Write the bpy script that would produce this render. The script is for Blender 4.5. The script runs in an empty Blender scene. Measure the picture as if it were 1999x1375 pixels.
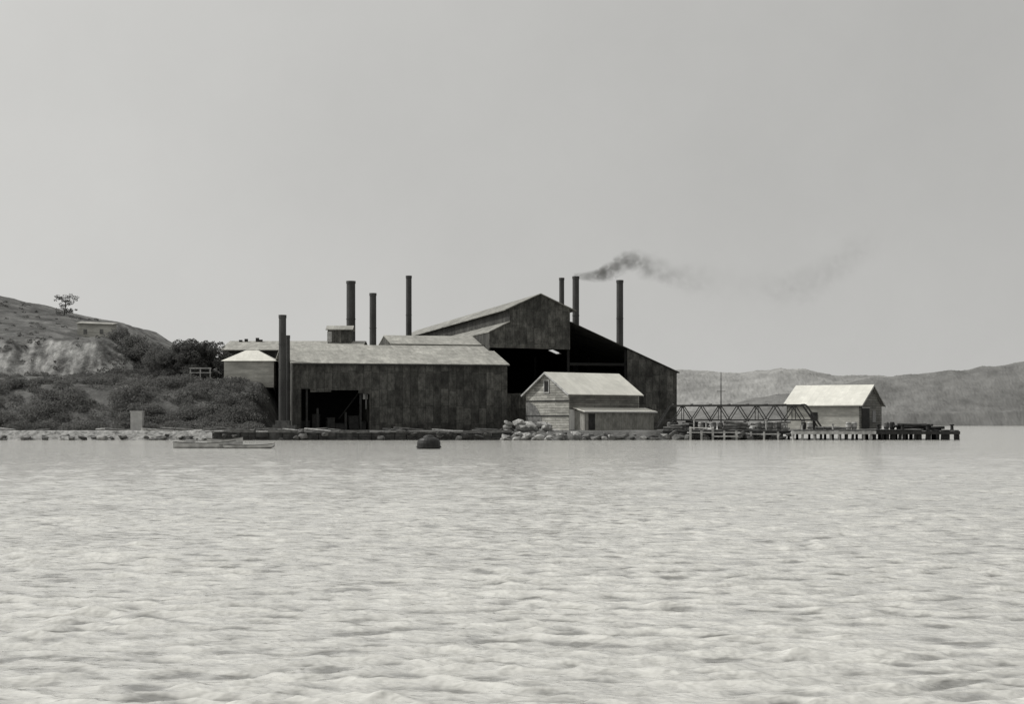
import bpy, math, random, bmesh
import numpy as np
from mathutils import Vector, Matrix, noise as mn
random.seed(7); rng=np.random.default_rng(7)
sc=bpy.context.scene
COL=sc.collection
TH=math.radians(14.0)
# ------------------------------------------------------------ materials
def g(v): return (v, v*0.995, v*0.965, 1)
def nm(name):
    m=bpy.data.materials.new(name); m.use_nodes=True
    nt=m.node_tree; b=nt.nodes['Principled BSDF']
    return m,nt,b
def N(nt,t,**k):
    n=nt.nodes.new(t)
    for a,b in k.items(): setattr(n,a,b)
    return n
def L(nt,a,b): nt.links.new(a,b)
def noise_fac(nt,vec,scale,detail=5,rough=.6):
    n=N(nt,'ShaderNodeTexNoise'); n.inputs['Scale'].default_value=scale
    n.inputs['Detail'].default_value=detail; n.inputs['Roughness'].default_value=rough
    if vec is not None: L(nt,vec,n.inputs['Vector'])
    return n.outputs['Fac']
def ramp(nt,fac,stops):
    r=N(nt,'ShaderNodeValToRGB'); e=r.color_ramp.elements
    e[0].position,e[0].color=stops[0][0],g(stops[0][1]); e[1].position,e[1].color=stops[-1][0],g(stops[-1][1])
    for p,v in stops[1:-1]:
        x=e.new(p); x.color=g(v)
    L(nt,fac,r.inputs['Fac']); return r.outputs['Color']
def mul(nt,a,b,f=1.0):
    m=N(nt,'ShaderNodeMix',data_type='RGBA',blend_type='MULTIPLY'); m.inputs['Factor'].default_value=f
    L(nt,a,m.inputs['A']); L(nt,b,m.inputs['B']); return m.outputs['Result']
def mth(nt,op,a,b=None,c=None,clamp=False):
    m=N(nt,'ShaderNodeMath',operation=op); m.use_clamp=clamp
    for i,x in enumerate((a,b,c)):
        if x is None: continue
        if isinstance(x,(int,float)): m.inputs[i].default_value=x
        else: L(nt,x,m.inputs[i])
    return m.outputs[0]
def tex(nt): return N(nt,'ShaderNodeTexCoord').outputs['Object']
def bump(nt,b,h,s,d=.05):
    n=N(nt,'ShaderNodeBump'); n.inputs['Strength'].default_value=s; n.inputs['Distance'].default_value=d
    L(nt,h,n.inputs['Height']); L(nt,n.outputs['Normal'],b.inputs['Normal'])
def mat_noise(name,v,var=.35,scale=1.,rough=.85,bs=.4,bd=.05,stretch=None):
    m,nt,b=nm(name); t=tex(nt)
    if stretch:
        mp=N(nt,'ShaderNodeMapping'); mp.inputs['Scale'].default_value=stretch; L(nt,t,mp.inputs['Vector']); t=mp.outputs['Vector']
    f=noise_fac(nt,t,scale,7,.65)
    L(nt,ramp(nt,f,[(.3,v*(1-var)),(.7,v*(1+var))]),b.inputs['Base Color'])
    b.inputs['Roughness'].default_value=rough; b.inputs['Specular IOR Level'].default_value=.25
    if bs: bump(nt,b,f,bs,bd)
    return m
def mat_panel(name,v1,v2,vm,width,row,mode,blotch=.5,rough=.7,mort=.012,spec=.2):
    """mode 'wall': tall sheets; 'roof': sheets running down the slope; 'plank': horizontal boards"""
    m,nt,b=nm(name); t=tex(nt)
    s=N(nt,'ShaderNodeSeparateXYZ'); L(nt,t,s.inputs[0])
    c=N(nt,'ShaderNodeCombineXYZ')
    xy=mth(nt,'ADD',s.outputs[0],s.outputs[1])
    if mode=='wall': L(nt,s.outputs[2],c.inputs[0]); L(nt,xy,c.inputs[1])
    elif mode=='plank': L(nt,xy,c.inputs[0]); L(nt,s.outputs[2],c.inputs[1])
    else: L(nt,s.outputs[1],c.inputs[0]); L(nt,s.outputs[0],c.inputs[1])
    br=N(nt,'ShaderNodeTexBrick'); L(nt,c.outputs[0],br.inputs['Vector'])
    br.inputs['Color1'].default_value=g(v1); br.inputs['Color2'].default_value=g(v2); br.inputs['Mortar'].default_value=g(vm)
    br.inputs['Scale'].default_value=1; br.inputs['Brick Width'].default_value=width; br.inputs['Row Height'].default_value=row
    br.inputs['Mortar Size'].default_value=mort; br.inputs['Mortar Smooth'].default_value=.5
    br.offset=.12 if mode=='wall' else .37
    mp=N(nt,'ShaderNodeMapping'); mp.inputs['Scale'].default_value=(1,1,.55) if mode in('wall',) else (1,.35,1) if mode=='roof' else (.3,.3,1)
    L(nt,t,mp.inputs['Vector'])
    f1=noise_fac(nt,mp.outputs['Vector'],1.6,8,.78); f2=noise_fac(nt,t,.3,4,.6)
    c1=ramp(nt,f1,[(.34,1-blotch),(.5,.95),(.68,1.0+blotch*1.3)]); c2=ramp(nt,f2,[(.3,1-blotch*.6),(.65,1.15)])
    L(nt,mul(nt,mul(nt,br.outputs['Color'],c1),c2),b.inputs['Base Color'])
    b.inputs['Roughness'].default_value=rough; b.inputs['Specular IOR Level'].default_value=spec
    bump(nt,b,f1,.3,.03)
    return m
M={}
M['iron']=mat_panel('dark_sheet_iron',.052,.115,.04,2.1,.95,'wall',.7,mort=.035)
M['iron2']=mat_panel('darker_sheet_iron',.03,.06,.02,2.4,.8,'wall',.5)
M['iron3']=mat_panel('upper_sheet_iron',.052,.105,.04,2.1,.95,'wall',.7,mort=.035)
M['soot_shade']=mat_noise('soot_shaded_interior',.012,.3,1)  # sooty interior, with the shade inside put into a near-black colour
M['roof']=mat_panel('grey_roof_iron',.25,.31,.2,3,.85,'roof',.3)
M['roofd']=mat_panel('weathered_roof_iron',.17,.24,.12,3,.85,'roof',.4)
M['roofw']=mat_panel('pale_roof_iron',.54,.6,.46,2.6,.85,'roof',.09)
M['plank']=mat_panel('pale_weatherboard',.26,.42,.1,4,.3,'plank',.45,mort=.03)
M['plank_shade']=mat_panel('shaded_weatherboard',.14,.22,.06,4,.3,'plank',.4,mort=.03)  # darker copy of the boards: shade of the unlit walls in the colour
M['leanto']=mat_panel('lean_to_boards',.24,.3,.14,3,.35,'wall',.35)
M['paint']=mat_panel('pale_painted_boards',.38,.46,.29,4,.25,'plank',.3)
M['stack']=mat_noise('sooty_stack_iron',.055,.45,.9,.7,.3,.03,(1,1,.3))
M['timberd']=mat_noise('dark_timber',.035,.5,2)
M['truss']=mat_noise('rusty_lattice_iron',.06,.5,2)
M['timber']=mat_noise('weathered_timber',.14,.6,2)
M['timberw']=mat_noise('whitewashed_timber',.38,.5,2)
M['white']=mat_noise('white_paint',.65,.15,2)
M['glass']=mat_noise('dark_opening',.03,.2,2,.3)
M['stoned']=mat_noise('dark_sea_stone',.055,.7,1.2,.9,.8,.2)
M['stone']=mat_noise('pale_rock',.28,.6,1.5,.9,.8,.15)
M['stonem']=mat_noise('grey_rock',.12,.6,1.5,.9,.8,.15)
M['concrete']=mat_noise('concrete',.4,.25,1.5)
M['boat']=mat_noise('faded_boat_paint',.42,.4,1.5,.6)
M['buoy']=mat_noise('tarred_iron',.02,.5,3,.5)
def leafmat(name,v):
    m,nt,b=nm(name); t=tex(nt); f=noise_fac(nt,t,.3,5,.6)
    L(nt,ramp(nt,f,[(.35,v*.6),(.65,v*1.4)]),b.inputs['Base Color']); b.inputs['Roughness'].default_value=.9; b.inputs['Specular IOR Level'].default_value=.05
    tr=N(nt,'ShaderNodeBsdfTranslucent'); tr.inputs['Color'].default_value=g(v*.9); ms=N(nt,'ShaderNodeMixShader'); ms.inputs[0].default_value=.45
    L(nt,b.outputs[0],ms.inputs[1]); L(nt,tr.outputs[0],ms.inputs[2]); L(nt,ms.outputs[0],nt.nodes['Material Output'].inputs['Surface'])
    return m
M['leaf']=leafmat('foliage',.16)
M['leafd']=leafmat('dark_foliage',.125)
M['bark']=mat_noise('bark',.06,.4,4)
# ------------------------------------------------------------ mesh helpers
def obj(name,verts,faces,mat,parent=None,smooth=False):
    me=bpy.data.meshes.new(name); me.from_pydata([tuple(v) for v in verts],[],faces); me.update()
    if mat: me.materials.append(mat)
    if smooth:
        for p in me.polygons: p.use_smooth=True
    o=bpy.data.objects.new(name,me); COL.objects.link(o)
    if parent: o.parent=parent
    return o
class B:
    def __init__(s): s.v=[]; s.f=[]
    def hexa(s,p):
        n=len(s.v); s.v+= [tuple(q) for q in p]
        for f in ((0,3,2,1),(4,5,6,7),(0,1,5,4),(1,2,6,5),(2,3,7,6),(3,0,4,7)): s.f.append(tuple(n+i for i in f))
        return s
    def box(s,x0,x1,y0,y1,z0,z1):
        return s.hexa([(x0,y0,z0),(x1,y0,z0),(x1,y1,z0),(x0,y1,z0),(x0,y0,z1),(x1,y0,z1),(x1,y1,z1),(x0,y1,z1)])
    def prism_y(s,poly,y0,y1):
        n=len(s.v); k=len(poly)
        s.v+=[(x,y0,z) for x,z in poly]+[(x,y1,z) for x,z in poly]
        s.f.append(tuple(n+i for i in range(k))); s.f.append(tuple(n+k+i for i in reversed(range(k))))
        for i in range(k):
            j=(i+1)%k; s.f.append((n+i,n+k+i,n+k+j,n+j))
        return s
    def prism_x(s,poly,x0,x1):
        n=len(s.v); k=len(poly)
        s.v+=[(x0,y,z) for y,z in poly]+[(x1,y,z) for y,z in poly]
        s.f.append(tuple(n+i for i in range(k))); s.f.append(tuple(n+k+i for i in reversed(range(k))))
        for i in range(k):
            j=(i+1)%k; s.f.append((n+i,n+k+i,n+k+j,n+j))
        return s
    def beam(s,a,b,w,h=None):
        h=h or w; a=Vector(a); b=Vector(b); d=(b-a).normalized()
        up=Vector((0,0,1)) if abs(d.z)<.95 else Vector((0,1,0))
        r=d.cross(up).normalized()*w/2; u=r.cross(d).normalized()*h/2
        return s.hexa([a-r-u,a+r-u,a+r+u,a-r+u,b-r-u,b+r-u,b+r+u,b-r+u])
    def cyl(s,c,r0,r1,z0,z1,n=14,cap=True):
        k=len(s.v)
        for z,r in((z0,r0),(z1,r1)):
            for i in range(n):
                a=2*math.pi*i/n; s.v.append((c[0]+r*math.cos(a),c[1]+r*math.sin(a),z))
        for i in range(n):
            j=(i+1)%n; s.f.append((k+i,k+j,k+n+j,k+n+i))
        if cap:
            s.f.append(tuple(k+n+i for i in range(n))); s.f.append(tuple(k+i for i in reversed(range(n))))
        return s
    def make(s,name,mat,parent=None,smooth=False):
        o=obj(name,s.v,s.f,mat,parent,smooth)
        bm=bmesh.new(); bm.from_mesh(o.data); bmesh.ops.recalc_face_normals(bm,faces=bm.faces); bm.to_mesh(o.data); bm.free()
        return o
def thing(name,loc,rot,label,cat):
    e=bpy.data.objects.new(name,None); e.location=loc; e.rotation_euler=(0,0,rot); e.empty_display_size=.5
    COL.objects.link(e); e['label']=label; e['category']=cat; return e
def tag(o,label,cat,group=None):
    o['label']=label; o['category']=cat
    if group: o['group']=group
def slab(b,p0,p1,p2,p3,t=.12):
    lo=[(p[0],p[1],p[2]-t) for p in (p0,p1,p2,p3)]
    return b.hexa(lo+[p0,p1,p2,p3])
ZB=1.3
# ------------------------------------------------------------ long shed
A=thing('factory_shed',(-26.2,196,0),TH,'long dark sheet-iron shed with grey roof on the shore','factory building')
b=B()
b.box(9.25,26.4,0,.15,ZB,9.38)
b.prism_y([(.16,6.2),(2.1,6.2),(2.1,5.8),(4.6,5.85),(4.6,6.06),(7.9,6.06),(7.9,5.7),(9.25,5.6),(9.25,9.38),(.16,9.38)],0,.15)
b.box(.16,1.0,0,.15,ZB,6.2)
b.box(9.25,9.4,.15,10,ZB,9)
b.prism_x([(0,ZB),(0,9.4),(10.7,12.0),(21.4,9.4),(21.4,ZB)],0,.15)
b.prism_x([(10,ZB),(10,11.5),(17.4,13.6),(34.8,9.4),(34.8,ZB)],13.95,14.1)
b.prism_x([(.15,ZB),(.15,9.4),(7.9,11.3),(7.9,ZB)],26.25,26.4)
b.prism_x([(8,ZB),(8,11.3),(17.4,13.6),(34.8,9.4),(34.8,ZB)],25.65,25.8)
b.box(.15,13.9,21.25,21.4,ZB,9.3); b.box(14.1,25.6,34.65,34.8,ZB,9.3)
b.make('wall',M['iron'],A)
b=B(); z=lambda t:9.42+.247*t
slab(b,(-.3,-.4,z(-.4)),(13.9,-.4,z(-.4)),(13.9,10.7,z(10.7)),(-.3,10.7,z(10.7)))
slab(b,(-.3,10.7,z(10.7)),(13.9,10.7,z(10.7)),(13.9,21.8,z(-.4)),(-.3,21.8,z(-.4)))
slab(b,(13.9,-.4,z(-.4)),(26.6,-.4,z(-.4)),(26.6,7.9,z(7.9)),(13.9,7.9,z(7.9)))
slab(b,(13.9,7.9,z(7.9)),(25.9,7.9,z(7.9)),(25.9,17.4,z(17.4)),(13.9,17.4,z(17.4)))
slab(b,(13.9,17.4,z(17.4)),(25.9,17.4,z(17.4)),(25.9,35,z(-.2)),(13.9,35,z(-.2)))
b.make('roof',M['roof'],A)
B().box(13.7,26.2,10.9,11.15,z(11)+.02,z(11)+.14).make('roof_seam',M['roofd'],A)
B().box(.2,9.2,9,9.1,ZB,9).make('inner_wall',M['soot_shade'],A)
for s,hh in ((1.7,6.4),(3.0,3.9),(6.4,3.4),(8.2,6.4)):
    B().box(s-.12,s+.12,.25,.5,ZB,hh).make('post',M['timberd'],A)
B().beam((5.6,.6,2.6),(8.1,.6,5.9),.12).make('brace',M['soot_shade'],A)
B().box(.1,26.5,-.45,-.4,9.1,9.24).make('gutter',M['timberd'],A)
B().box(8.55,9.1,.6,.7,5.0,5.7).make('sign_board',M['white'],A)
B().box(8.8,8.95,.3,.42,3.8,5.6).make('hanging_board',M['timber'],A)
for i,(s,h,w) in enumerate(((1.6,1.0,1.1),(2.9,1.8,.8),(4.6,1.4,.9),(5.9,.7,1.6),(7.4,1.6,1.2),(8.6,.9,.7))):
    c=thing('machine_crate',(-26.2+s*.97-.3,197.6+s*.24,ZB),TH+random.uniform(-.4,.4),'dark wooden crate standing in the open shed bay','crate')
    c['group']='crates in the shed bay'
    B().box(-w/2,w/2,-.5,.5,0,h).make('box',M['timberd'],c)
    B().box(-w/2-.04,w/2+.04,-.55,.55,h,h+.08).make('lid',M['timberd'],c)
# ------------------------------------------------------------ big foundry shed
F=thing('foundry_building',(-26.2,196,0),TH,'tall dark iron foundry with raised monitor roof and open front','factory building')
T0,T1=8.0,93.0
wz=lambda s:15.3-.433*(s-36.75)
wl=lambda s:15.23-.5*(28.67-s)
b=B()
b.prism_y([(26.0,11.8),(36.75,11.65),(36.75,16.9),(32.7,18.7),(28.67,16.9),(28.67,15.1),(26.0,wl(26)-.1)],T0,T0+.15)
b.make('front_gable_wall',M['iron3'],F)
b=B()
b.prism_y([(44.57,ZB),(51.4,ZB),(51.4,wz(51.4)-.1),(44.57,wz(44.57)-.1)],T0,T0+.15)
b.make('side_wing_wall',M['iron'],F)
b=B()
b.box(26.0,26.15,T0+.15,T1,ZB,wl(26)-.12)
b.box(51.25,51.4,T0+.15,T1,ZB,wz(51.4)-.12)
b.box(28.67,28.8,T0+.15,T1,15.25,16.9); b.box(36.6,36.75,T0+.15,T1,15.3,16.9)
b.prism_y([(26.0,ZB),(51.4,ZB),(51.4,wz(51.4)-.1),(36.75,15.2),(36.75,16.9),(32.7,18.7),(28.67,16.9),(28.67,15.1),(26.0,wl(26)-.1)],T1,T1+.15)
b.make('wall',M['iron2'],F)  # shade under the monitor eaves is put into this darker iron
b=B()
slab(b,(28.0,T0-.5,16.72),(32.7,T0-.5,18.86),(32.7,T1+.3,18.86),(28.0,T1+.3,16.72))
slab(b,(32.7,T0-.5,18.86),(37.45,T0-.5,16.72),(37.45,T1+.3,16.72),(32.7,T1+.3,18.86))
b.make('monitor_roof',M['roofd'],F)
b=B()
slab(b,(25.93,T0-.3,wl(25.93)),(28.67,T0-.3,wl(28.67)),(28.67,T1+.3,wl(28.67)),(25.93,T1+.3,wl(25.93)))
b.make('side_wing_roof',M['roofd'],F)
b=B()
def rw(s0,s1,t0,t1): slab(b,(s0,t0,wz(s0)),(s1,t0,wz(s1)),(s1,t1,wz(s1)),(s0,t1,wz(s0)))
rw(36.8,51.7,T0-.3,35.5); rw(36.8,42.0,35.5,38.5); rw(43.4,51.7,35.5,38.5); rw(36.8,51.7,38.5,T1+.3)
b.make('wing_roof',M['iron2'],F)
for s in (36.6,44.4):
    B().box(s-.15,s+.15,T0+.2,T0+.5,ZB,11.6 if s<40 else wz(s)-.2).make('column',M['soot_shade'],F)
for t in (25,45,65):
    for s in (28.7,36.6,44.4):
        B().box(s-.15,s+.15,t,t+.3,ZB,11.4).make('column',M['soot_shade'],F)
B().box(26.2,51.2,60,60.1,ZB,11).make('partition',M['soot_shade'],F)
B().box(36.8,44.5,T0+.2,T0+.45,9.6,9.95).make('crane_beam',M['soot_shade'],F)
FE=thing('iron_fence',(-26.2,196,0),TH,'low dark sheet-iron fence between shed and boathouse','fence')
B().box(26.6,31,6.6,6.7,ZB,5.9).make('panel',M['iron'],FE)
for s in (26.8,28.8,30.8): B().box(s-.08,s+.08,6.71,6.85,ZB,5.8).make('post',M['timberd'],FE)
# ------------------------------------------------------------ smokestacks
def stack(x,y,r,z0,z1,label,bands=3):
    s=thing('smokestack',(x,y,z0),0,label,'chimney'); s['group']='iron smokestacks of the foundry'
    H=z1-z0
    b=B(); b.cyl((0,0),r*1.06,r,0,H,20,False)
    b.make('flue',M['stack'],s,True)
    b=B(); b.cyl((0,0),r*1.1,r*1.1,H-.35,H+.02,20,False); b.cyl((0,0),r*.8,r*.8,H-2.5,H+.02,20,False)
    for i in range(20):
        j=(i+1)%20; b.f.append((20+i,20+j,60+j,60+i))
    b.make('rim',M['stack'],s)
    for q in range(bands):
        zz=H*(.3+.22*q); B().cyl((0,0),r*1.09,r*1.09,zz,zz+.14,20).make('band',M['stack'],s)
    return s
sp=lambda u,Y:(u-1000)/3200*Y
s1=stack(sp(552,193.5),193.5,.43,ZB,14.85,'dark iron smokestack on stone footing beside the long shed')
B().box(-1.05,1.6,-.9,.9,0,.55).box(-.75,.9,-.7,.7,.56,1.1).make('footing',M['stonem'],s1)
stack(sp(562.5,196.5),196.5,.25,ZB,12.6,'thin dark pipe stack against the shed wall')
stack(sp(685.5,241),241,.64,ZB,23.0,'thick dark smokestack rising behind the roof vent')
stack(sp(728.5,232),232,.47,ZB,20.5,'dark smokestack rising behind the shed roof')
stack(sp(798.5,250),250,.43,ZB,24.6,'tall slim dark smokestack behind the sheds')
stack(sp(1097,262),262,.4,ZB,25.35,'slim dark smokestack beside the foundry monitor roof')
stack(sp(1124.5,245),245,.49,ZB,24.05,'dark smokestack pouring smoke above the foundry')
stack(sp(1210.5,235),235,.48,ZB,22.6,'dark smokestack rising through the wing roof')
# ------------------------------------------------------------ workshop behind with vent hut
W=thing('workshop_building',(-40.2,228,0),0,'low dark workshop with pale roof behind the sheds','factory building')
b=B(); b.box(0,19,0,.15,ZB,12.3); b.prism_x([(.15,ZB),(.15,12.3),(8,13.8),(16,12.3),(16,ZB)],0,.15); b.prism_x([(.15,ZB),(.15,12.3),(8,13.8),(16,12.3),(16,ZB)],18.85,19)
b.make('wall',M['iron2'],W)
b=B(); slab(b,(-.4,-.5,12.3),(19.2,-.5,12.3),(19.2,8,13.95),(-.4,8,13.95)); slab(b,(-.4,8,13.95),(19.2,8,13.95),(19.2,16.5,12.3),(-.4,16.5,12.3))
b.make('roof',M['roof'],W)
for x,h_ in ((1.2,.15),(2.0,.3),(3.6,.45),(4.1,.2)):
    B().box(x-.15,x+.3,7,7.4,13.6,13.9+h_).make('roof_vent',M['timberd'],W)
V=thing('roof_vent_hut',(sp(665,235),235,13.6),0,'small weathered iron hut sitting on the workshop roof','vent hut')
B().box(-1.7,1.7,-1.2,1.2,-.6,1.9).make('wall',M['iron'],V)
b=B(); slab(b,(-1.95,-1.5,1.9),(1.95,-1.5,1.9),(1.95,0,2.5),(-1.95,0,2.5)); slab(b,(-1.95,0,2.5),(1.95,0,2.5),(1.95,1.5,1.9),(-1.95,1.5,1.9)); b.make('roof',M['roof'],V)
B().box(-1.75,-1.1,-1.25,-1.2,.1,1.6).make('door',M['timberw'],V)
H=thing('hip_roofed_hut',(sp(489,212),213.5,7.5),0,'small pale hut with hipped roof on the bank','hut')
w=3.2;d=2.6
B().box(-w,w,-d,d,-.8,2.65).make('wall',M['paint'],H)
v=[(-w-.35,-d-.35,2.6),(w+.35,-d-.35,2.6),(w+.35,d+.35,2.6),(-w-.35,d+.35,2.6),(-.8,0,4.1),(.8,0,4.1)]
obj('roof',v,[(0,1,5,4),(1,2,5),(2,3,4,5),(3,0,4),(0,3,2,1)],M['roofw'],H)
# ------------------------------------------------------------ weatherboard boathouse on rocks
PH=math.radians(38)
def gable_house(name,loc,rot,label,L_,W_,zb,ze,zr,mw,mg,mr,ov=.4):
    h=thing(name,loc,rot,label,'building')
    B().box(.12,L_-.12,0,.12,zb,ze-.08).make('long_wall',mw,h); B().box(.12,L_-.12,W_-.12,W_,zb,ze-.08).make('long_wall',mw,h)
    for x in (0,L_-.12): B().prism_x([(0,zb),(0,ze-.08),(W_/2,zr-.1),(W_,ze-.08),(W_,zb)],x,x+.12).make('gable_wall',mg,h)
    sl=(zr-ze)/(W_/2); b=B()
    slab(b,(-ov,-ov,ze-sl*ov+.05),(L_+ov,-ov,ze-sl*ov+.05),(L_+ov,W_/2,zr+.05),(-ov,W_/2,zr+.05),.1)
    slab(b,(-ov,W_/2,zr+.05),(L_+ov,W_/2,zr+.05),(L_+ov,W_+ov,ze-sl*ov+.05),(-ov,W_+ov,ze-sl*ov+.05),.1)
    b.make('roof',mr,h)
    for x in (-ov-.03,L_+ov-.0):
        B().beam((x,-ov,ze-sl*ov-.08),(x,W_/2,zr-.08),.05,.2).make('barge_board',M['timberw'],h); B().beam((x,W_+ov,ze-sl*ov-.08),(x,W_/2+.01,zr-.08),.05,.2).make('barge_board',M['timberw'],h)
    return h
Hs=gable_house('weatherboard_building',(6.74,194,0),PH,'pale weatherboard building with gabled roof and lean-to on rocks',11.2,8.2,ZB-.2,5.72,8.2,M['plank_shade'],M['plank'],M['roofw'])  # long walls take the shaded board colour, gables the lit one
B().box(-.05,-.02,3.75,4.55,5.9,7.1).make('window',M['glass'],Hs)
b=B()
for y in (3.65,4.55): b.box(-.09,-.02,y,y+.1,5.8,7.2)
b.box(-.09,-.02,3.65,4.65,5.7,5.8); b.box(-.09,-.02,3.65,4.65,7.2,7.3); b.make('window_frame',M['timberw'],Hs)
arc=[(8.1,ZB)]+[(8.1-0.02-3.2*math.sin(a),ZB+3.4*math.cos(a)) for a in [math.radians(q) for q in range(0,91,10)]]
B().prism_x(arc,-.05,-.02).make('door',M['timber'],Hs)  # darker curved patch set on the gable boards
for zz in (2.9,4.7): B().box(-.08,-.055,0,8.2,zz,zz+.14).make('wall_batten',M['timberd'],Hs)
B().box(.9,12.0,-1.8,-1.7,ZB-.2,3.42).box(.9,1.0,-1.7,-.01,ZB-.2,3.6).box(11.9,12.0,-1.7,2.5,ZB-.2,3.6).make('lean_to_wall',M['leanto'],Hs)
b=B(); slab(b,(.6,-2.1,3.5),(12.3,-2.1,3.5),(12.3,-.02,3.95),(.6,-.02,3.95),.1); b.make('lean_to_roof',M['roofw'],Hs)
B().box(.6,12.3,-2.14,-2.105,3.36,3.52).make('fascia_board',M['white'],Hs)
B().box(1.5,2.5,-1.84,-1.81,ZB,3.2).make('door',M['timberd'],Hs)
B().box(.05,.85,-.05,-.01,ZB,3.7).make('door',M['white'],Hs)
B().box(12.1,15.5,1.5,1.6,ZB-.2,4.4).make('yard_screen',M['iron'],Hs)
# ------------------------------------------------------------ wharf shed
PW=math.radians(-28)
X0,Y0=41.6,196.0
Lw,Ww=9.1,9.6
o2=(X0-Lw*math.cos(PW),Y0-Lw*math.sin(PW),0)
Wh=gable_house('wharf_shed',o2,PW,'pale boarded shed with gabled iron roof on the wharf',Lw,Ww,1.36,4.4,6.75,M['paint'],M['plank_shade'],M['roofw'])  # gables take the shaded board colour, long walls stay pale
B().box(Lw+.005,Lw+.05,.7,4.0,1.4,3.9).make('door',M['timberd'],Wh)
B().box(Lw+.005,Lw+.05,5.3,6.8,2.2,3.6).make('window',M['glass'],Wh)
B().box(Lw+.055,Lw+.09,.6,4.1,3.9,4.0).make('door_trim',M['timberw'],Wh)
B().box(3.0,3.9,-.04,-.005,2.4,3.4).make('window',M['glass'],Wh)
# ------------------------------------------------------------ wharf
def wharf(label,x0,x1,y0,y1,z,md,mps,step,beam=None,r=.17,hs=(-.13,-.13,-.13,.08)):
    w=thing('wharf',(x0,y0,0),0,label,'wharf'); Lx=x1-x0; Ly=y1-y0
    b=B()
    n=int(Lx/.6)
    for i in range(n):
        q=i*Lx/n; b.box(q+.003,q+Lx/n-.003,random.uniform(-.12,.1)-.3,Ly,z-.12,z+random.uniform(-.02,.04))
    b.make('deck',md,w)
    yb=-.2-2*r
    B().box(0,Lx,yb-.16,yb,z-.5,z-.14).make('edge_beam',beam or mps[0],w); B().box(0,Lx,Ly-.4,Ly-.15,z-.42,z-.14).make('edge_beam',beam or mps[0],w)
    x=.2; k=0
    while x<Lx:
        hh=z+random.choice(hs); xx=x+random.uniform(-.3,.3)
        o=B().cyl((0,0),r*1.05,r,-.6,min(hh,z-.13),9).make('pile',random.choice(mps),w); o.location=(xx,-.16-r,0); o.rotation_euler=(random.uniform(-.02,.02),random.uniform(-.09,.09),0)
        B().cyl((0,0),r,r,-.6,z-.13,8).make('pile',M['timberd'],w).location=(xx+step/2,Ly*.25,0)
        x+=step*random.uniform(.7,1.35); k+=1
    return w
wharf('weathered timber wharf under the lattice gantry',17.5,32,190.5,203,1.3,M['timber'],[M['timberd'],M['timber']],.9)
wharf('whitewashed pile wharf in front of the shed',32.03,41.4,187,212,1.32,M['timber'],[M['timberw'],M['timberw'],M['timberd']],1.15,M['timberw'],.15)
wharf('dark tarred pile wharf running out over the water',41.43,51.2,188.0,208,1.3,M['timberd'],[M['timberd']],.6,M['timberd'],.2)
ws=thing('landing_stage',(20.2,187,0),0,'small whitewashed landing stage with handrail over the water','landing stage')
B().box(0,5.6,0,2.2,.95,1.05).make('deck',M['timberw'],ws)
for x in (.15,1.4,2.7,4.0,5.4):
    B().box(x-.11,x+.11,-.13,.0-.01,-.5,1.2+(.5 if x in(.15,2.7) else 0)).make('pile',M['timberw'],ws)
B().box(0,2.8,-.2,-.14,1.5,1.6).make('rail',M['white'],ws); B().box(2.8,5.6,-.24,-.14,.5,.66).make('rail',M['timberw'],ws)
q=thing('landing_stage',(27.2,188,0),0,'low whitewashed fender stage beside the wharf','landing stage')
B().box(0,3.6,0,1.5,.75,.88).make('deck',M['timberw'],q)
for xx in (.2,1.7,3.3): B().box(xx-.1,xx+.1,-.12,-.01,-.5,1.1).make('pile',M['timberw'],q)
G=thing('lattice_gantry',(0,0,0),0,'long dark iron lattice gantry spanning the wharf','gantry')
xs=[19.0+i*2.18 for i in range(8)]; zt,zl=4.15,2.45
for y in (191.8,194.2):
    b=B(); b.beam((18.6,y,zt-.02),(xs[-1]+.2,y,zt+.05),.18,.2); b.beam((17.6,y,zl),(xs[-1]+1.3,y,zl),.16,.16)
    for i in range(7):
        a,c=xs[i],xs[i+1]; m=(a+c)/2
        b.beam((a,y,zl),(m,y+.02,zt),.1); b.beam((m,y-.02,zt),(c,y,zl),.1)
        if i%2==0: b.beam((m,y,zl),(m,y,zt),.08)
    b.beam((18.6,y,zt),(17.0,y,1.5),.15); b.beam((xs[-1]+.2,y,zt),(xs[-1]+2.1,y,1.4),.19)
    b.make('truss',M['truss'],G)
for x in xs: B().beam((x,191.95,zt+.16),(x,194.05,zt+.16),.1).make('cross_bracing',M['truss'],G); B().beam((x,191.95,zl-.13),(x,194.05,zl-.13),.1).make('cross_bracing',M['truss'],G)
for x in (19.0,27.3,35.4):
    B().box(x-.15,x+.15,192.0,192.3,1.3,2.33).make('support',M['timberd'],G)
m=thing('flag_mast',(sp(1408,196),196,1.3),0,'thin bare timber mast standing on the wharf','mast')
B().cyl((0,0),.09,.04,0,6.9,8).make('pole',M['timberd'],m)
B().beam((-.5,0,4.6),(.5,0,4.6),.06).make('crosstree',M['timberd'],m)
def barrel(x,y,z,mat):
    o=thing('barrel',(x,y,z),random.random()*3,'weathered barrel standing on the wharf','barrel'); o['group']='barrels on the wharf'
    b=B()
    rr=[.25,.31,.33,.31,.25]
    for i in range(4): b.cyl((0,0),rr[i],rr[i+1],i*.22,(i+1)*.22,12,i in(0,3))
    b.make('body',mat,o)
    for zz in (.2,.62): B().cyl((0,0),.33,.33,zz,zz+.05,12,False).make('hoop',M['buoy'],o)
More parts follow.
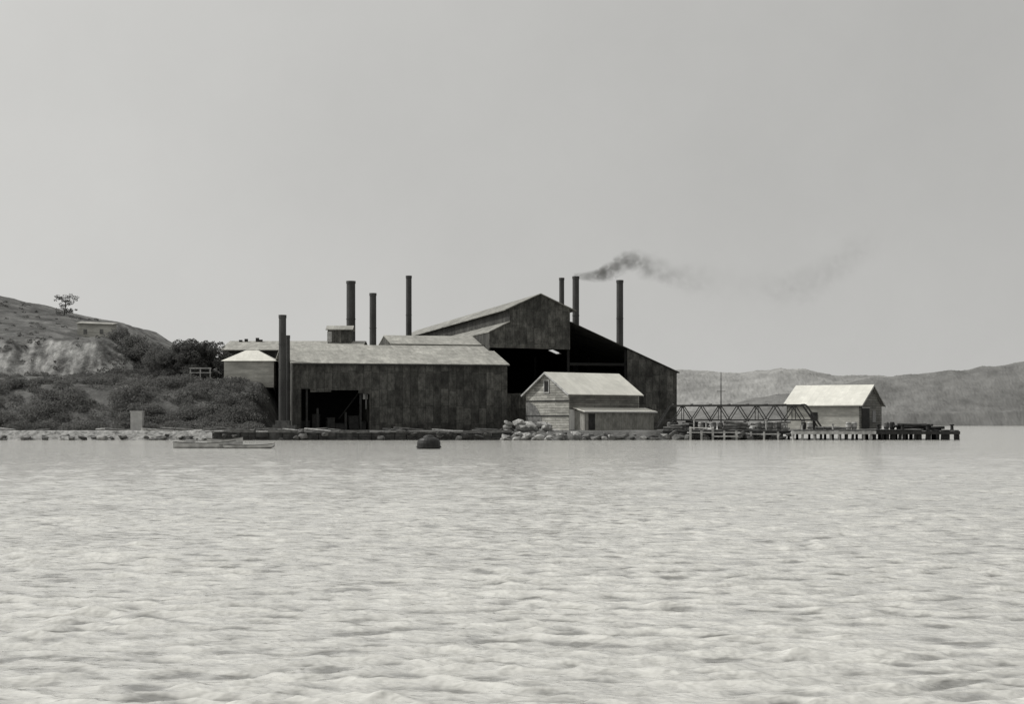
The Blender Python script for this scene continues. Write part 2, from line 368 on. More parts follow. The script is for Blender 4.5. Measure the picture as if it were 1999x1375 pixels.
for x,y in ((18.4,191),(19.1,191.2),(22.2,192.8),(23.5,191),(24.3,191.3),(25.6,193),(28.8,191.2),(30.1,191.1),(31.2,192),(33.5,188.4),(34.3,188.8),(38.8,189),(39.5,189.2),(43.4,190),(44.2,190.6)):
    barrel(x,y,1.34,random.choice([M['timber'],M['timberw'],M['timberd']]))
def logpile(x,y,z,n,l,mat,lab,tilt=.05):
    for i in range(n):
        r=random.uniform(.13,.22)
        o=B().cyl((0,0),r,r*.85,-l/2,l/2,9).make('log',mat,None,False)
        lay=i//3
        o.location=(x+random.uniform(-.6,.6),y+(i%3)*.45,z+.2+lay*.3); o.rotation_euler=(0,math.pi/2+random.uniform(-tilt,tilt),random.uniform(-.16,.16))
        tag(o,lab,'log','stacked logs on the wharf')
logpile(46.4,189.6,1.33,6,3.8,M['timberd'],'dark log stacked on the tarred wharf',.06)
logpile(49.2,189.8,1.33,3,2.4,M['timberd'],'dark log stacked on the tarred wharf',.06)
logpile(26,191,1.33,7,2.8,M['timber'],'grey timber log lying on the wharf',.15)
logpile(30.5,193,1.33,7,3.8,M['timberw'],'pale timber baulk lying on the wharf',.12)
logpile(21.5,193,1.33,7,2.8,M['timberd'],'dark timber baulk lying on the wharf',.15)
logpile(19.2,190.6,1.33,6,2.2,M['timber'],'grey timber log lying on the wharf',.2)
logpile(36.5,188.2,1.33,3,2.6,M['timber'],'grey timber log lying on the wharf')
for x in (42.2,45.0,47.9,50.7):
    o=B().cyl((0,0),.2,.17,0,.5,10).cyl((0,0),.26,.26,.5,.62,10).make('bollard',M['timberd']); o.location=(x,188.9,1.32); tag(o,'short dark mooring bollard on the wharf edge','bollard','mooring bollards')
for x,y,hh in ((21.2,190.9,1.2),(22.6,190.8,.9),(29.6,190.9,1.1),(33.2,187.6,.6),(36.7,187.5,.6)):
    o=B().cyl((0,0),.1,.09,0,hh,8).box(-.16,.16,-.16,.16,hh,hh+.1).make('mooring_post',M['timberw']); o.location=(x,y,1.3); tag(o,'short white capped post on the wharf','post','white posts on the wharf')
# ------------------------------------------------------------ boulders (angular hulls)
def boulder_mesh(i,mat):
    bm=bmesh.new(); rr=random.Random(100+i)
    for k in range(22):
        p=Vector((rr.uniform(-1,1),rr.uniform(-1,1),rr.uniform(-.7,.7)))
        mx_=max(abs(p.x),abs(p.y),abs(p.z)/.7); p=p/mx_*rr.uniform(.75,1.0)
        bm.verts.new(p)
    r_=bmesh.ops.convex_hull(bm,input=bm.verts)
    bmesh.ops.delete(bm,geom=[v for v in bm.verts if not v.link_faces],context='VERTS')
    bmesh.ops.bevel(bm,geom=bm.edges[:],offset=.06,segments=1,affect='EDGES')
    bmesh.ops.recalc_face_normals(bm,faces=bm.faces)
    me=bpy.data.meshes.new('boulder'); bm.to_mesh(me); bm.free(); me.materials.append(mat); return me
BM=[boulder_mesh(i,m) for i,m in enumerate([M['stone'],M['stonem'],M['stone'],M['stonem'],M['stoned'],M['stone'],M['stonem'],M['stoned']])]
def boulder(x,y,z,r,k,label):
    o=bpy.data.objects.new('boulder',BM[k]); COL.objects.link(o); o.location=(x,y,z)
    o.scale=(r*random.uniform(.8,1.7),r*random.uniform(.8,1.2),r*random.uniform(.6,1.1)); o.rotation_euler=(random.uniform(-.35,.35),random.uniform(-.35,.35),random.random()*6.3)
    tag(o,label,'rock','shoreline boulders')
for i in range(70):
    x=random.uniform(-1,7.4); row=random.random()
    boulder(x,184.7+row*4.5,.2+row*1.0,random.uniform(.3,.75),random.choice([0,2,0,5,2,1,3,4]),'pale rough boulder at the foot of the weatherboard building')
for i in range(34):
    x=random.uniform(7.2,16.5); row=random.random()
    boulder(x,185.5+row*3,.15+row*.7,random.uniform(.25,.6),random.choice([1,3,4,6,7,0]),'dark rubble at the foot of the lean-to')
for i in range(20):
    boulder(random.uniform(-.5,4.5),187.5+random.random()*2.5,1.3+random.random()*.9,random.uniform(.3,.7),random.choice([0,2,5,1]),'pale rock heaped beside the weatherboard building')
for i in range(36):
    boulder(random.uniform(16.5,32),187.5+random.random()*3,.2+random.random()*.6,random.uniform(.3,.7),random.choice([1,3,0,6,7]),'grey rubble under the wharf')
for i in range(90):
    x=random.uniform(-62,-34); row=random.random()
    boulder(x,184.8+row*5,.15+row*.9,random.uniform(.15,.5),random.choice([0,1,3,6,4,7,3]),'rough stone on the beach below the bank')
for i in range(40):
    boulder(random.uniform(-33,-1.5),184.6+random.random()*2.6,.15+random.random()*.95,random.uniform(.25,.55),random.choice([4,4,3,1,6]),'dark wet stone against the sea wall')
# ------------------------------------------------------------ sea wall
SW=thing('sea_wall',(-34,185.6,0),0,'low dark stone sea wall in front of the long shed','sea wall')
b=B(); x=0
while x<33:
    w_=random.uniform(.7,1.6)
    for lay in range(3):
        b.box(x+random.uniform(.01,.05),x+w_,random.uniform(-.15,.12),1.4,-.5+lay*.5,-.02+lay*.5+random.uniform(-.02,.0))
    x+=w_+.02
b.make('stonework',M['stoned'],SW)
b=B(); x=0
while x<33:
    w_=random.uniform(1.5,3.5); zz=random.uniform(-.12,.2); b.box(x,x+w_-.03,-.15,1.5,1.0,1.14+zz*(random.random()<.7)); x+=w_
b.make('coping',M['stonem'],SW)
for i in range(40):
    l=random.uniform(1.0,3.6); r=random.uniform(.05,.15)
    o=B().cyl((0,0),r,r*.6,-l/2,l/2,8).make('driftwood_log',random.choice([M['timber'],M['timber'],M['timberw'],M['timberd']]))
    left=i<20
    o.location=(random.uniform(-62,-30) if left else random.uniform(-30,-2), random.uniform(186,190) if left else random.uniform(187.5,190),1.25+random.uniform(0,.25))
    o.rotation_euler=(0,math.pi/2+random.uniform(-.09,.09),random.uniform(-.4,.4))
    tag(o,'bleached driftwood log lying on the shore','log','driftwood on the shore')
cb=thing('concrete_pillar',(sp(268.5,190.5),190.5,1.1),0,'pale squared concrete pillar on the beach','pillar')
B().box(-.68,.68,-.5,.5,0,2.25).make('shaft',M['concrete'],cb); B().box(-.74,.74,-.56,.56,2.25,2.4).make('cap',M['concrete'],cb)
fr=thing('wooden_fence',(sp(393,207),206.5,7.5),0,'short pale wooden rail fence on top of the bank','fence')
for x in (-1.25,0,1.25): B().box(x-.06,x+.06,-.07,.07,0,1.6).make('post',M['timberw'],fr)
B().box(-1.4,1.4,-.12,-.075,1.45,1.58).make('rail',M['timberw'],fr); B().box(-1.4,1.4,-.12,-.075,.9,1.0).make('rail',M['timberw'],fr)
# ------------------------------------------------------------ boats
WL=.15
def boat(x,y,rot,l,w,h,label,punt=False):
    o=thing('rowing_boat' if not punt else 'flat_punt',(x,y,WL),rot,label,'boat')
    n=13; vv=[];ff=[]; gl=[];gr=[]
    for i in range(n):
        t=i/(n-1); px=(t-.5)*l
        if punt: hw=w/2*(1-.15*abs(2*t-1)**4); kz=-.15+.3*abs(2*t-1)**4
        else: hw=w/2*max(.03,(1-abs(max(0,(t-.4)/.6))**2.3))*(1 if t>.4 else .72+.28*(t/.4)); kz=-.2+.22*max(0,(t-.7)/.3)**2
        tz=h*(.8+.45*(2*t-1)**2*(1 if t>.5 else .5))
        prof=[(-hw,tz),(-hw*.93,tz*.35),(-hw*.55,kz),(hw*.55,kz),(hw*.93,tz*.35),(hw,tz),(hw-.05,tz),(hw*.86,tz*.35),(hw*.5,kz+.08),(-hw*.5,kz+.08),(-hw*.86,tz*.35),(-hw+.05,tz)]
        vv+=[(px,a,c) for a,c in prof]; gl.append((px,-hw-.02,tz+.02)); gr.append((px,hw+.02,tz+.02))
    k=12
    for i in range(n-1):
        for j in range(k):
            a=i*k+j; c=i*k+(j+1)%k; ff.append((a,c,c+k,a+k))
    ff.append(tuple(range(k-1,-1,-1))); ff.append(tuple((n-1)*k+j for j in range(k)))
    obj('hull',vv,ff,M['boat'],o)
    for G_ in (gl,gr):
        b=B()
        for i in range(n-1): b.beam(G_[i],G_[i+1],.05,.05)
        b.make('gunwale',M['timber'],o)
    for t in (-.22,.05,.28):
        B().box(t*l-.13,t*l+.13,-w*.38,w*.38,h*.55,h*.62).make('thwart',M['timber'],o)
    return o
r1=boat(sp(400,124),124,math.radians(4),4.6,1.4,.46,'faded pale rowing boat moored on the water')
r2=boat(sp(487,123.2),123.2,math.radians(-3),3.7,1.2,.28,'low pale flat punt floating beside a rowing boat',True)
r3=boat(sp(440,150),150,math.radians(8),3.2,1.2,.5,'small pale dinghy floating near the shore')
B().beam((-1.6,.2,.5),(1.2,-.3,.6),.07).make('oar',M['timberw'],r1)
B().box(-1.4,-.8,-.35,.35,.1,.65).make('engine_box',M['boat'],r1)
bu=thing('mooring_buoy',(sp(837.5,121.5),121.5,WL),0,'large dark tarred mooring buoy floating on the water','buoy')
b=B(); R=[(.55,-.5),(.8,-.25),(.87,-.05),(.87,.42),(.81,.62),(.68,.76),(.46,.84),(.3,.98),(.14,1.04)]
for (a,z0),(c,z1) in zip(R[:-1],R[1:]): b.cyl((0,0),a,c,z0,z1,22,False)
k=len(b.v); b.f.append(tuple(range(k-22,k)))
b.make('body',M['buoy'],bu,False)
b=B()
for i in range(12):
    a0=math.pi*2*i/12;a1=math.pi*2*(i+1)/12
    b.beam((-.4+.14*math.cos(a0),0,.95+.12*math.sin(a0)),(-.4+.14*math.cos(a1),0,.95+.12*math.sin(a1)),.06)
b.make('mooring_ring',M['buoy'],bu)
B().cyl((0,0),.93,.93,.1,.2,22,True).make('rubbing_band',M['timberd'],bu)
B().box(-.75,-.4,-.2,.2,.6,.86).make('shackle_block',M['buoy'],bu)
# ------------------------------------------------------------ terrain
def sm(a,b,x):
    t=np.clip((x-a)/(b-a),0,1); return t*t*(3-2*t)
def fbm(x,y,s,seed=0,o=5):
    out=np.zeros_like(x); a=1.;r=np.random.default_rng(seed)
    for k in range(o):
        for q in range(5):
            th=r.uniform(0,6.28);ph=r.uniform(0,6.28); f=s*2**k*r.uniform(.7,1.4)
            out+=a*np.sin((x*math.cos(th)+y*math.sin(th))*f+ph+1.3*np.sin((x*math.sin(th)-y*math.cos(th))*f*.6+ph*2))/5
        a*=.55
    return out
def land(x,y):
    shore=187.6+.6*fbm(x,x*0,.12,3)
    z=np.full_like(x,1.22)+.06*fbm(x,y,.8,1)
    bx=sm(-28.5,-32.5,x)
    z+=bx*(sm(191.5,203,y)*5.7+sm(203,234,y)*1.9)*(1+.05*fbm(x,y,.3,5))
    cx=sm(-50,-60,x)
    yc=230+2.6*fbm(x,x*0,.22,9)
    cl=sm(yc,yc+6.5,y)
    z+=cx*cl*5.4*(1+.05*fbm(x,y,.5,19)) + cx*.35*fbm(x,z*3,.8,23,4)*np.sin(np.pi*cl)
    Hx=np.interp(x,[-200,-130,-93,-83,-78,-72,-69,-63,-52,-40,-28],[34,30,25.4,22.8,21.8,20.4,18.4,15.9,11.5,9,3])
    up=sm(236,300,y)*.5+np.clip((y-236)/64,0,1)*.5
    z=np.where(y>236, z+(np.maximum(Hx-z,0))*up*bx, z)
    z+=bx*.35*fbm(x,y,.35,11)*sm(238,250,y)
    back=sm(330,420,y); z=z*(1-back)-1*back
    z=np.where(y<shore, 1.22-(shore-y)*.75, z)
    right=np.where(y>191,sm(26.5,29,x),sm(16,20,x)); z=z*(1-right)-1.2*right
    z=np.maximum(z,-1.5)
    return z
xs_=np.concatenate([np.linspace(-260,-100,50,endpoint=False),np.linspace(-100,-24,320,endpoint=False),np.linspace(-24,32,110)])
ys_=np.concatenate([np.linspace(182,210,90,endpoint=False),np.linspace(210,226,36,endpoint=False),np.linspace(226,242,96,endpoint=False),np.linspace(242,310,120,endpoint=False),np.linspace(310,430,40)])
def grid(name,X,Y,Z,mat,smooth=True):
    r,c=X.shape
    co=np.stack([X,Y,Z],-1).reshape(-1,3).astype(np.float32)
    idx=np.arange(r*c).reshape(r,c)
    f=np.stack([idx[:-1,:-1],idx[:-1,1:],idx[1:,1:],idx[1:,:-1]],-1).reshape(-1,4)
    me=bpy.data.meshes.new(name); me.vertices.add(len(co)); me.vertices.foreach_set('co',co.ravel())
    me.loops.add(f.size); me.loops.foreach_set('vertex_index',f.ravel().astype(np.int32))
    me.polygons.add(len(f)); me.polygons.foreach_set('loop_start',np.arange(0,f.size,4,dtype=np.int32))
    me.update(calc_edges=True); me.validate()
    if smooth: me.polygons.foreach_set('use_smooth',np.ones(len(f),dtype=bool))
    me.materials.append(mat); o=bpy.data.objects.new(name,me); COL.objects.link(o); return o
X,Y=np.meshgrid(xs_,ys_); Z=land(X,Y)
m,nt,bs=nm('hillside_ground'); t=tex(nt)
geo=N(nt,'ShaderNodeNewGeometry'); sN=N(nt,'ShaderNodeSeparateXYZ'); L(nt,geo.outputs['Normal'],sN.inputs[0])
sP=N(nt,'ShaderNodeSeparateXYZ'); L(nt,t,sP.inputs[0])
f1=noise_fac(nt,t,.35,8,.7); f2=noise_fac(nt,t,.12,5,.6); f3=noise_fac(nt,t,1.6,6,.7)
grass=ramp(nt,mth(nt,'ADD',mth(nt,'MULTIPLY',f1,.6),mth(nt,'MULTIPLY',f2,.4)),[(.38,.055),(.5,.1),(.62,.18)])
rock=ramp(nt,mth(nt,'ADD',mth(nt,'MULTIPLY',f1,.65),mth(nt,'MULTIPLY',f3,.35)),[(.36,.16),(.5,.32),(.62,.43)])
beach=ramp(nt,f3,[(.35,.1),(.5,.26),(.65,.4)])
steep=mth(nt,'MULTIPLY',mth(nt,'SUBTRACT',.95,sN.outputs[2]),3.2,clamp=True)
hi=mth(nt,'MULTIPLY',mth(nt,'SUBTRACT',sP.outputs[1],226),.5,clamp=True)
steep=mth(nt,'MULTIPLY',steep,hi)
steep=mth(nt,'MULTIPLY',steep,mth(nt,'MULTIPLY',mth(nt,'SUBTRACT',f1,.36),4,clamp=True))
low=mth(nt,'MULTIPLY',mth(nt,'SUBTRACT',1.6,sP.outputs[2]),3,clamp=True)
lowf=mth(nt,'MULTIPLY',low,mth(nt,'MULTIPLY',mth(nt,'SUBTRACT',-27,sP.outputs[0]),.35,clamp=True))
mx=N(nt,'ShaderNodeMix',data_type='RGBA'); L(nt,steep,mx.inputs['Factor']); L(nt,grass,mx.inputs['A']); L(nt,rock,mx.inputs['B'])
mx2=N(nt,'ShaderNodeMix',data_type='RGBA'); L(nt,lowf,mx2.inputs['Factor']); L(nt,mx.outputs['Result'],mx2.inputs['A']); L(nt,beach,mx2.inputs['B'])
L(nt,mx2.outputs['Result'],bs.inputs['Base Color']); bs.inputs['Roughness'].default_value=.95; bs.inputs['Specular IOR Level'].default_value=.1
bump(nt,bs,f3,.7,.3)
o=grid('ground',X,Y,Z,m); o['kind']='structure'
def lz(x,y): return float(land(np.array([float(x)]),np.array([float(y)]))[0])
def hills(name,Yc,pts,depth,mat,seed,amp):
    k=Yc/3200
    px=[(u-1000)*k for u,v in pts]; pz=[2+(828-v)*k for u,v in pts]
    xx=np.linspace(min(px),max(px),1000); yy=np.concatenate([np.linspace(Yc-depth*.5,Yc+depth*.15,90,endpoint=False),np.linspace(Yc+depth*.15,Yc+depth,12)])
    X,Y=np.meshgrid(xx,yy)
    top=np.interp(X,px,pz); tt=sm(Yc-depth*.5,Yc,Y); fall=1-sm(Yc,Yc+depth,Y)
    Z=top*(.2*np.clip((Y-(Yc-depth*.5))/(depth*.06),0,1)+.8*tt)*fall*(1+.1*fbm(X,Y,.008,seed+3,3)*(1-tt)) + amp*fbm(X,Y,.04,seed,4)*tt
    Z+=rng.normal(size=Z.shape)*amp*.1+amp*.42*fbm(X,Y,.2,seed+1,3)-.5
    Z=np.where(Y<=yy[0]+1,-1,Z)
    o=grid(name,X,Y,Z,mat); o['kind']='structure'; return o
def hillmat(name,v,sc_):  # aerial haze is put into the base colour, paler with distance
    m,nt,b=nm(name); t=tex(nt); f=noise_fac(nt,t,sc_,8,.6); f2=noise_fac(nt,t,sc_*5,5,.6)
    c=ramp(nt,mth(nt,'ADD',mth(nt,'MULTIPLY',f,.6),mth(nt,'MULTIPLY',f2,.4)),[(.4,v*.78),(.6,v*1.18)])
    L(nt,c,b.inputs['Base Color']); b.inputs['Roughness'].default_value=1; b.inputs['Specular IOR Level'].default_value=0
    return m
hills('far_hills',2600,[(1000,735),(1200,730),(1320,723),(1400,725),(1440,729),(1480,724),(1520,718),(1570,722),(1620,732),(1680,733),(1740,738),(1900,745),(2300,735),(2700,760)],500,hillmat('far_hill_scrub',.26,.01),21,2.8)  # base colour paled to carry the distance haze
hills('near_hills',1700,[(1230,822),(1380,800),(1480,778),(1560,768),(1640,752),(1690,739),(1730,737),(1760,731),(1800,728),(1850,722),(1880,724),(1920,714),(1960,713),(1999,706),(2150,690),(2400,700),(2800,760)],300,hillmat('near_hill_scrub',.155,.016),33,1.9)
# ------------------------------------------------------------ foliage
def leaf_mesh(name,centers,radii,counts,size,mat,squash=.8,parent=None):
    P=[];
    for c,r,n in zip(centers,radii,counts):
        d=rng.normal(size=(n,3)); d/=np.linalg.norm(d,axis=1)[:,None]
        rad=r*rng.uniform(.35,1.0,size=(n,1))**.5
        p=np.array(c)+d*rad*np.array([1,1,squash]); P.append(p)
    P=np.concatenate(P); n=len(P)
    a=rng.normal(size=(n,3)); a/=np.linalg.norm(a,axis=1)[:,None]
    q=rng.normal(size=(n,3)); q=np.cross(a,q); q/=np.linalg.norm(q,axis=1)[:,None]
    s=size*rng.uniform(.5,1.3,size=(n,1))
    V=np.stack([P-a*s,P+q*s*.55,P+a*s,P-q*s*.55],1).reshape(-1,3).astype(np.float32)
    me=bpy.data.meshes.new(name); me.vertices.add(len(V)); me.vertices.foreach_set('co',V.ravel())
    me.loops.add(4*n); me.loops.foreach_set('vertex_index',np.arange(4*n,dtype=np.int32))
    me.polygons.add(n); me.polygons.foreach_set('loop_start',np.arange(0,4*n,4,dtype=np.int32)); me.update(calc_edges=True); me.validate()
    me.materials.append(mat); o=bpy.data.objects.new(name,me); COL.objects.link(o)
    if parent: o.parent=parent
    return o
C=[];R_=[];K=[]
for i in range(640):
    x=random.uniform(-78,-29.8); y=random.uniform(190.6,206)
    if random.random()<.3: y=random.uniform(203,228)
    if abs(x+34)<5 and y>205.0: continue
    if abs(x+39.2)<1.6 and 203<y<206.5: continue
    r=random.uniform(.6,1.8)*(1 if y<205 else .6)
    C.append((x,y,lz(x,y)+r*.1)); R_.append(r); K.append(int(200*r*r)+40)
o=leaf_mesh('bank_shrubbery',C,R_,K,.13,M['leaf'],.62); o['kind']='stuff'
C=[];R_=[];K=[]
for i in range(320):
    x=random.uniform(-90,-46); y=random.uniform(238,296)
    if x<-60 and random.random()<.65: continue
    if x<-62 and 255<y<276 and x>-73: continue
    r=random.uniform(.5,1.3)*(1 if x>-60 else .5); C.append((x,y,lz(x,y)+r*.02)); R_.append(r); K.append(int(110*r*r)+15)
for i in range(45):
    x=random.uniform(-57,-47); y=random.uniform(226,240); r=random.uniform(.7,1.5)
    C.append((x,y,lz(x,y)+r*.3)); R_.append(r); K.append(int(130*r*r))
for i in range(50):
    x=random.uniform(-84,-55); y=random.uniform(227,238); r=random.uniform(.2,.8)
    C.append((x,y,lz(x,y))); R_.append(r); K.append(int(110*r*r)+8)
o=leaf_mesh('hillside_scrub',C,R_,K,.16,M['leafd'],.55); o['kind']='stuff'
def tree(x,y,h,rx,label,mat,n=26,low=.2,dens=90,leaf=.13,lean=0,sparse=False):
    z=lz(x,y)-.2
    t=thing('tree',(x,y,z),0,label,'tree')
    b=B(); pts=[(0,0,0),(lean*.2*h,.1,h*.3),(lean*.5*h,0,h*.6)]
    rr=[.05*h,.038*h,.02*h]
    for i in range(2):
        b.beam(pts[i],pts[i+1],rr[i]*(1.5 if not sparse else .8))
    cs=[];rs=[]
    for i in range(n):
        a=random.random()*6.28; q=random.random()**.5
        zz=random.uniform(low,1.0); wd=math.sqrt(max(.05,1-((zz-.45)/.6)**2))
        if sparse: wd=.5+.5*random.random()
        c=(math.cos(a)*q*rx*wd+lean*h*zz,math.sin(a)*q*rx*wd*.9,h*zz*.92)
        cs.append(c); rs.append(random.uniform(.16,.34)*rx if not sparse else random.uniform(.25,.6))
        if i%2==0: b.beam(pts[1] if zz<.6 else pts[2],c,(.014 if not sparse else .008)*h)
    b.make('trunk',M['bark'],t)
    leaf_mesh('crown',cs,rs,[int(dens*r*r)+(25 if not sparse else 16) for r in rs],leaf,mat,.8 if not sparse else .6,t)
tree(-43.2,215,5.6,3.9,'rounded dense tree on the bank',M['leafd'],90,.05,300)
tree(-39.7,216,5.6,2.6,'smaller dense tree beside another tree',M['leafd'],60,.05,300)
tree(-47.2,222,4.2,3.0,'low bushy tree on the slope',M['leaf'],44,.03,240)
tree(-52.5,236,3.9,3.4,'spreading tree below the hillside',M['leaf'],40,.03,220)
tree(-57.0,240,2.6,3.2,'low spreading tree at the end of the cliff',M['leaf'],36,.03,220)
tree(-79.0,289,4.1,2.5,'sparse windblown tree on the hilltop',M['leafd'],50,.15,80,.12,.16,True)
hb=thing('hillside_hut',(-67.9,268,lz(-67.9,268)),math.radians(-4),'low weathered hut set into the hillside','hut')
B().box(-2.8,2.8,-1.2,1.6,-1.5,2.3).make('wall',M['paint'],hb)
b=B(); slab(b,(-3.1,-1.5,2.45),(3.1,-1.5,2.2),(3.1,1.9,2.6),(-3.1,1.9,2.9)); b.make('roof',M['roof'],hb)
for x in (-1.5,1.2): B().box(x-.3,x+.3,-1.24,-1.2,.6,1.4).make('window',M['timber'],hb)
B().box(2.7,2.9,-1.9,-1.7,-2.5,1).make('post',M['timberw'],hb)
# ------------------------------------------------------------ water
rows=[7.0]
while rows[-1]<210: rows.append(rows[-1]*1.0032)
rows=np.array(rows); ncol=860
far=np.array([240,300,400,600,900,1400,2200,3500,6000,9000,14000.])
ry=np.concatenate([[-60,-20,-5],rows,far])
tt=np.linspace(-1,1,ncol)
half=np.where(ry<210,.36*np.maximum(ry,0)+2.0,0)
half=np.where(ry<0,60,half); half=np.where(ry>=210,ry*1.2,half)
Xw=tt[None,:]*half[:,None]; Yw=np.repeat(ry[:,None],ncol,1)
dy=np.gradient(ry); sp_=np.maximum(dy,half*2/ncol)[:,None]
Zw=np.zeros_like(Xw); DX=np.zeros_like(Xw); DY=np.zeros_like(Xw)
r=np.random.default_rng(4)
patch=np.clip(.8+.5*fbm(Xw,Yw,.8,77,3),.25,1.6)
for i in range(130):
    lam=.14*(7.2**(i/130.))            # .14 .. 1.0 m
    th=math.radians(-92)+r.normal()*.55
    k=2*math.pi/lam; dx,dyy=math.cos(th),math.sin(th)
    slope=.034 if lam<.6 else .022
    amp=slope/k*r.uniform(.5,1.5)
    w=np.clip((lam/sp_-2.2)/2.5,0,1)
    ph=k*(dx*Xw+dyy*Yw)+r.uniform(0,6.28)
    s_,c_=np.sin(ph),np.cos(ph)
    Zw+=amp*w*s_*patch; DX+=.55*amp*w*c_*dx*patch; DY+=.55*amp*w*c_*dyy*patch
fade=np.where(Yw>200,0,1)*np.where(Yw<0,0,1)
Xw=Xw+DX*fade; Yw=Yw+DY*fade; Zw=Zw*fade+WL
m,nt,bs=nm('sea_water'); t=tex(nt)
mp=N(nt,'ShaderNodeMapping'); mp.inputs['Scale'].default_value=(1,1.5,1); L(nt,t,mp.inputs['Vector'])
fa=noise_fac(nt,mp.outputs['Vector'],5.0,2,.5); fb=noise_fac(nt,mp.outputs['Vector'],2.4,3,.5); fc=noise_fac(nt,t,.05,4,.6)
hsum=mth(nt,'ADD',mth(nt,'MULTIPLY',fa,.35),fb)
bump(nt,bs,hsum,.7,.14)
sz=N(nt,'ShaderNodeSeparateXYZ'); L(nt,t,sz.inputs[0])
crest=mth(nt,'ADD',mth(nt,'MULTIPLY',mth(nt,'SUBTRACT',sz.outputs[2],WL),11.),mth(nt,'MULTIPLY_ADD',fb,2.0,-.5))  # wave shading painted by height: troughs darker, crests paler
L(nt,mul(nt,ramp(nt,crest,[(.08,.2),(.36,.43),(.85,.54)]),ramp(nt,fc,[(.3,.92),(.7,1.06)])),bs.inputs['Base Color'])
bs.inputs['Roughness'].default_value=.1; bs.inputs['IOR'].default_value=1.38
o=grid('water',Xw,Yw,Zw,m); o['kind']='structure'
# ------------------------------------------------------------ smoke
m=bpy.data.materials.new('smoke'); m.use_nodes=True; nt=m.node_tree; nt.nodes.clear()
out=N(nt,'ShaderNodeOutputMaterial'); pv=N(nt,'ShaderNodeVolumePrincipled'); L(nt,pv.outputs[0],out.inputs['Volume'])
pv.inputs['Color'].default_value=(.22,.22,.21,1)
t=tex(nt)
nz=N(nt,'ShaderNodeTexNoise'); nz.inputs['Scale'].default_value=.4; nz.inputs['Detail'].default_value=4; L(nt,t,nz.inputs['Vector'])
off=N(nt,'ShaderNodeVectorMath',operation='SUBTRACT'); L(nt,nz.outputs['Color'],off.inputs[0]); off.inputs[1].default_value=(.5,.5,.5)
s0=N(nt,'ShaderNodeSeparateXYZ'); L(nt,t,s0.inputs[0])
sc2=N(nt,'ShaderNodeVectorMath',operation='SCALE'); L(nt,off.outputs[0],sc2.inputs[0]); L(nt,mth(nt,'MULTIPLY',mth(nt,'MINIMUM',s0.outputs[0],12),.38),sc2.inputs['Scale'])
ad=N(nt,'ShaderNodeVectorMath',operation='ADD'); L(nt,t,ad.inputs[0]); L(nt,sc2.outputs[0],ad.inputs[1])
s=N(nt,'ShaderNodeSeparateXYZ'); L(nt,ad.outputs[0],s.inputs[0])
xn=mth(nt,'DIVIDE',s0.outputs[0],46.)
def fcurve(pts):
    n=N(nt,'ShaderNodeFloatCurve'); c=n.mapping.curves[0]
    c.points[0].location=pts[0]; c.points[1].location=pts[-1]
    for p in pts[1:-1]: c.points.new(*p)
    n.mapping.update(); L(nt,xn,n.inputs['Value']); return n.outputs[0]
cz=mth(nt,'MULTIPLY_ADD',fcurve([(a/46,(z_+5)/10) for a,z_ in ((0,.05),(2.3,.0),(4,.5),(6.3,1.4),(8.8,2.2),(11.5,1.2),(15,.0),(20,-.6),(26,-1.2),(31,-1.8),(35,-.8),(39,1.6),(43,4.2),(46,5))]),10,-5)
rad=mth(nt,'MULTIPLY',fcurve([(0,.13),(1.5/46,.19),(4/46,.32),(8/46,.5),(14/46,.65),(1,.95)]),4.)
den=mth(nt,'MULTIPLY',fcurve([(0,1),(3/46,.8),(6/46,.42),(9/46,.2),(11/46,.08),(15/46,.04),(20/46,.012),(26/46,.006),(33/46,.016),(40/46,.014),(1,0)]),3.9)
dz=mth(nt,'SUBTRACT',s.outputs[2],cz)
d=mth(nt,'SQRT',mth(nt,'ADD',mth(nt,'MULTIPLY',dz,dz),mth(nt,'MULTIPLY',s.outputs[1],s.outputs[1])))
fall=mth(nt,'SUBTRACT',1,mth(nt,'DIVIDE',d,rad),clamp=True)
n2=noise_fac(nt,t,.8,5,.7); n2=mth(nt,'MULTIPLY',mth(nt,'SUBTRACT',n2,.38),5,clamp=True)
inx=mth(nt,'GREATER_THAN',s0.outputs[0],-.3)
L(nt,mth(nt,'MULTIPLY',mth(nt,'MULTIPLY',mth(nt,'MULTIPLY',fall,n2),den),inx),pv.inputs['Density'])
sm_o=B().box(-.4,46,-2.8,2.8,-5.2,8).make('smoke_plume',m); sm_o.location=(sp(1124.5,245),245,24.1)
sm_o['label']='dark smoke plume drifting from the foundry smokestack'; sm_o['category']='smoke'; sm_o['kind']='stuff'
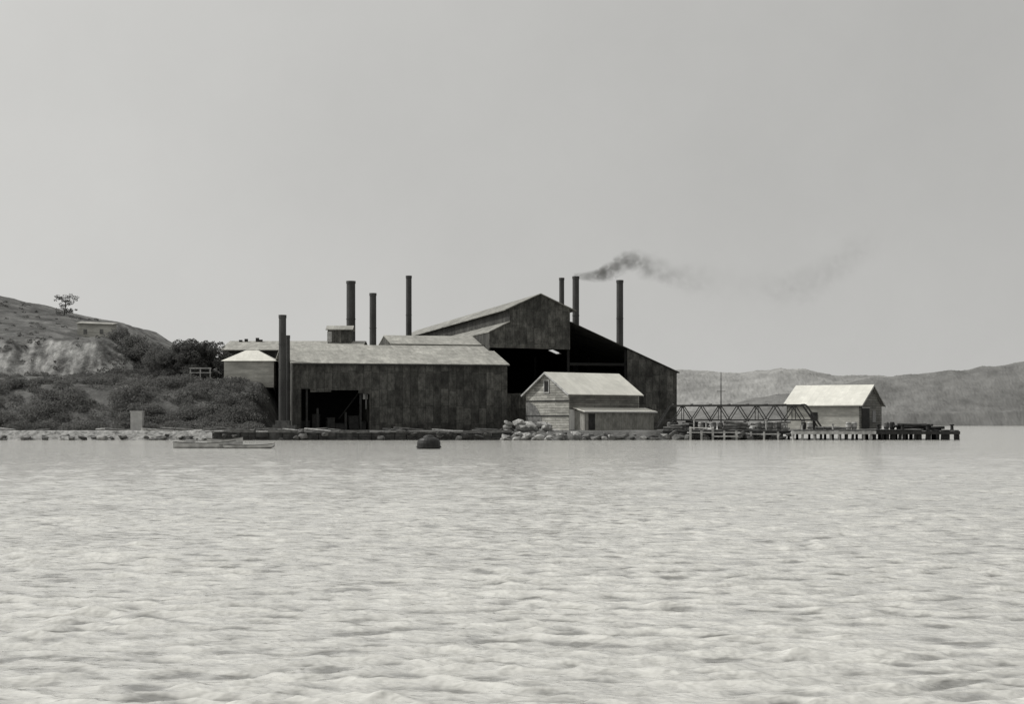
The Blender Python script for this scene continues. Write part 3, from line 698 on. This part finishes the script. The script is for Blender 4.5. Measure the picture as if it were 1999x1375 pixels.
# ------------------------------------------------------------ light, world, camera
SD=Vector((-.74,.12,.80)).normalized()
el=math.asin(SD.z); rot=math.atan2(SD.x,SD.y)
wd=bpy.data.worlds.new('World'); sc.world=wd; wd.use_nodes=True; nt=wd.node_tree
bg=nt.nodes['Background']; sky=N(nt,'ShaderNodeTexSky',sky_type='NISHITA'); sky.sun_disc=False; sky.sun_elevation=el; sky.sun_rotation=rot
sky.dust_density=4
bw=N(nt,'ShaderNodeRGBToBW'); L(nt,sky.outputs[0],bw.inputs[0])
tc=N(nt,'ShaderNodeTexCoord'); nrm=N(nt,'ShaderNodeVectorMath',operation='NORMALIZE'); L(nt,tc.outputs['Generated'],nrm.inputs[0])
dt=N(nt,'ShaderNodeVectorMath',operation='DOT_PRODUCT'); L(nt,nrm.outputs[0],dt.inputs[0]); dt.inputs[1].default_value=SD
sxyz=N(nt,'ShaderNodeSeparateXYZ'); L(nt,nrm.outputs[0],sxyz.inputs[0])
aur=mth(nt,'MULTIPLY',mth(nt,'POWER',mth(nt,'MAXIMUM',mth(nt,'MULTIPLY_ADD',dt.outputs['Value'],.5,.5),0),3.5),6.5)
hz=mth(nt,'MULTIPLY',mth(nt,'POWER',mth(nt,'SUBTRACT',1,mth(nt,'ABSOLUTE',sxyz.outputs[2])),11),1.6)
cl=noise_fac(nt,nrm.outputs[0],3.5,8,.65)
cl=mth(nt,'MULTIPLY_ADD',cl,1.3,-.65)
v_=mth(nt,'ADD',mth(nt,'ADD',mth(nt,'MULTIPLY',bw.outputs[0],.15),3.3),mth(nt,'ADD',aur,mth(nt,'ADD',hz,cl)))
cc=N(nt,'ShaderNodeCombineColor'); L(nt,v_,cc.inputs[0]); L(nt,mth(nt,'MULTIPLY',v_,.995),cc.inputs[1]); L(nt,mth(nt,'MULTIPLY',v_,.965),cc.inputs[2])
L(nt,cc.outputs[0],bg.inputs['Color']); bg.inputs['Strength'].default_value=.1
sl=bpy.data.lights.new('sun','SUN'); sl.energy=3.2; sl.angle=math.radians(.5); sl.color=(1,.985,.95)
so=bpy.data.objects.new('sun',sl); COL.objects.link(so); so.rotation_euler=SD.to_track_quat('Z','Y').to_euler()
cam=bpy.data.cameras.new('camera'); co=bpy.data.objects.new('camera',cam); COL.objects.link(co)
co.location=(0,0,2.0); co.rotation_euler=(math.pi/2,0,0); cam.sensor_width=36; cam.lens=36*3200/1999; cam.shift_y=(828-687.5)/1999
cam.clip_end=30000; cam.clip_start=.1; sc.camera=co
sc.view_settings.view_transform='Standard'; sc.view_settings.look='None'; sc.view_settings.exposure=0
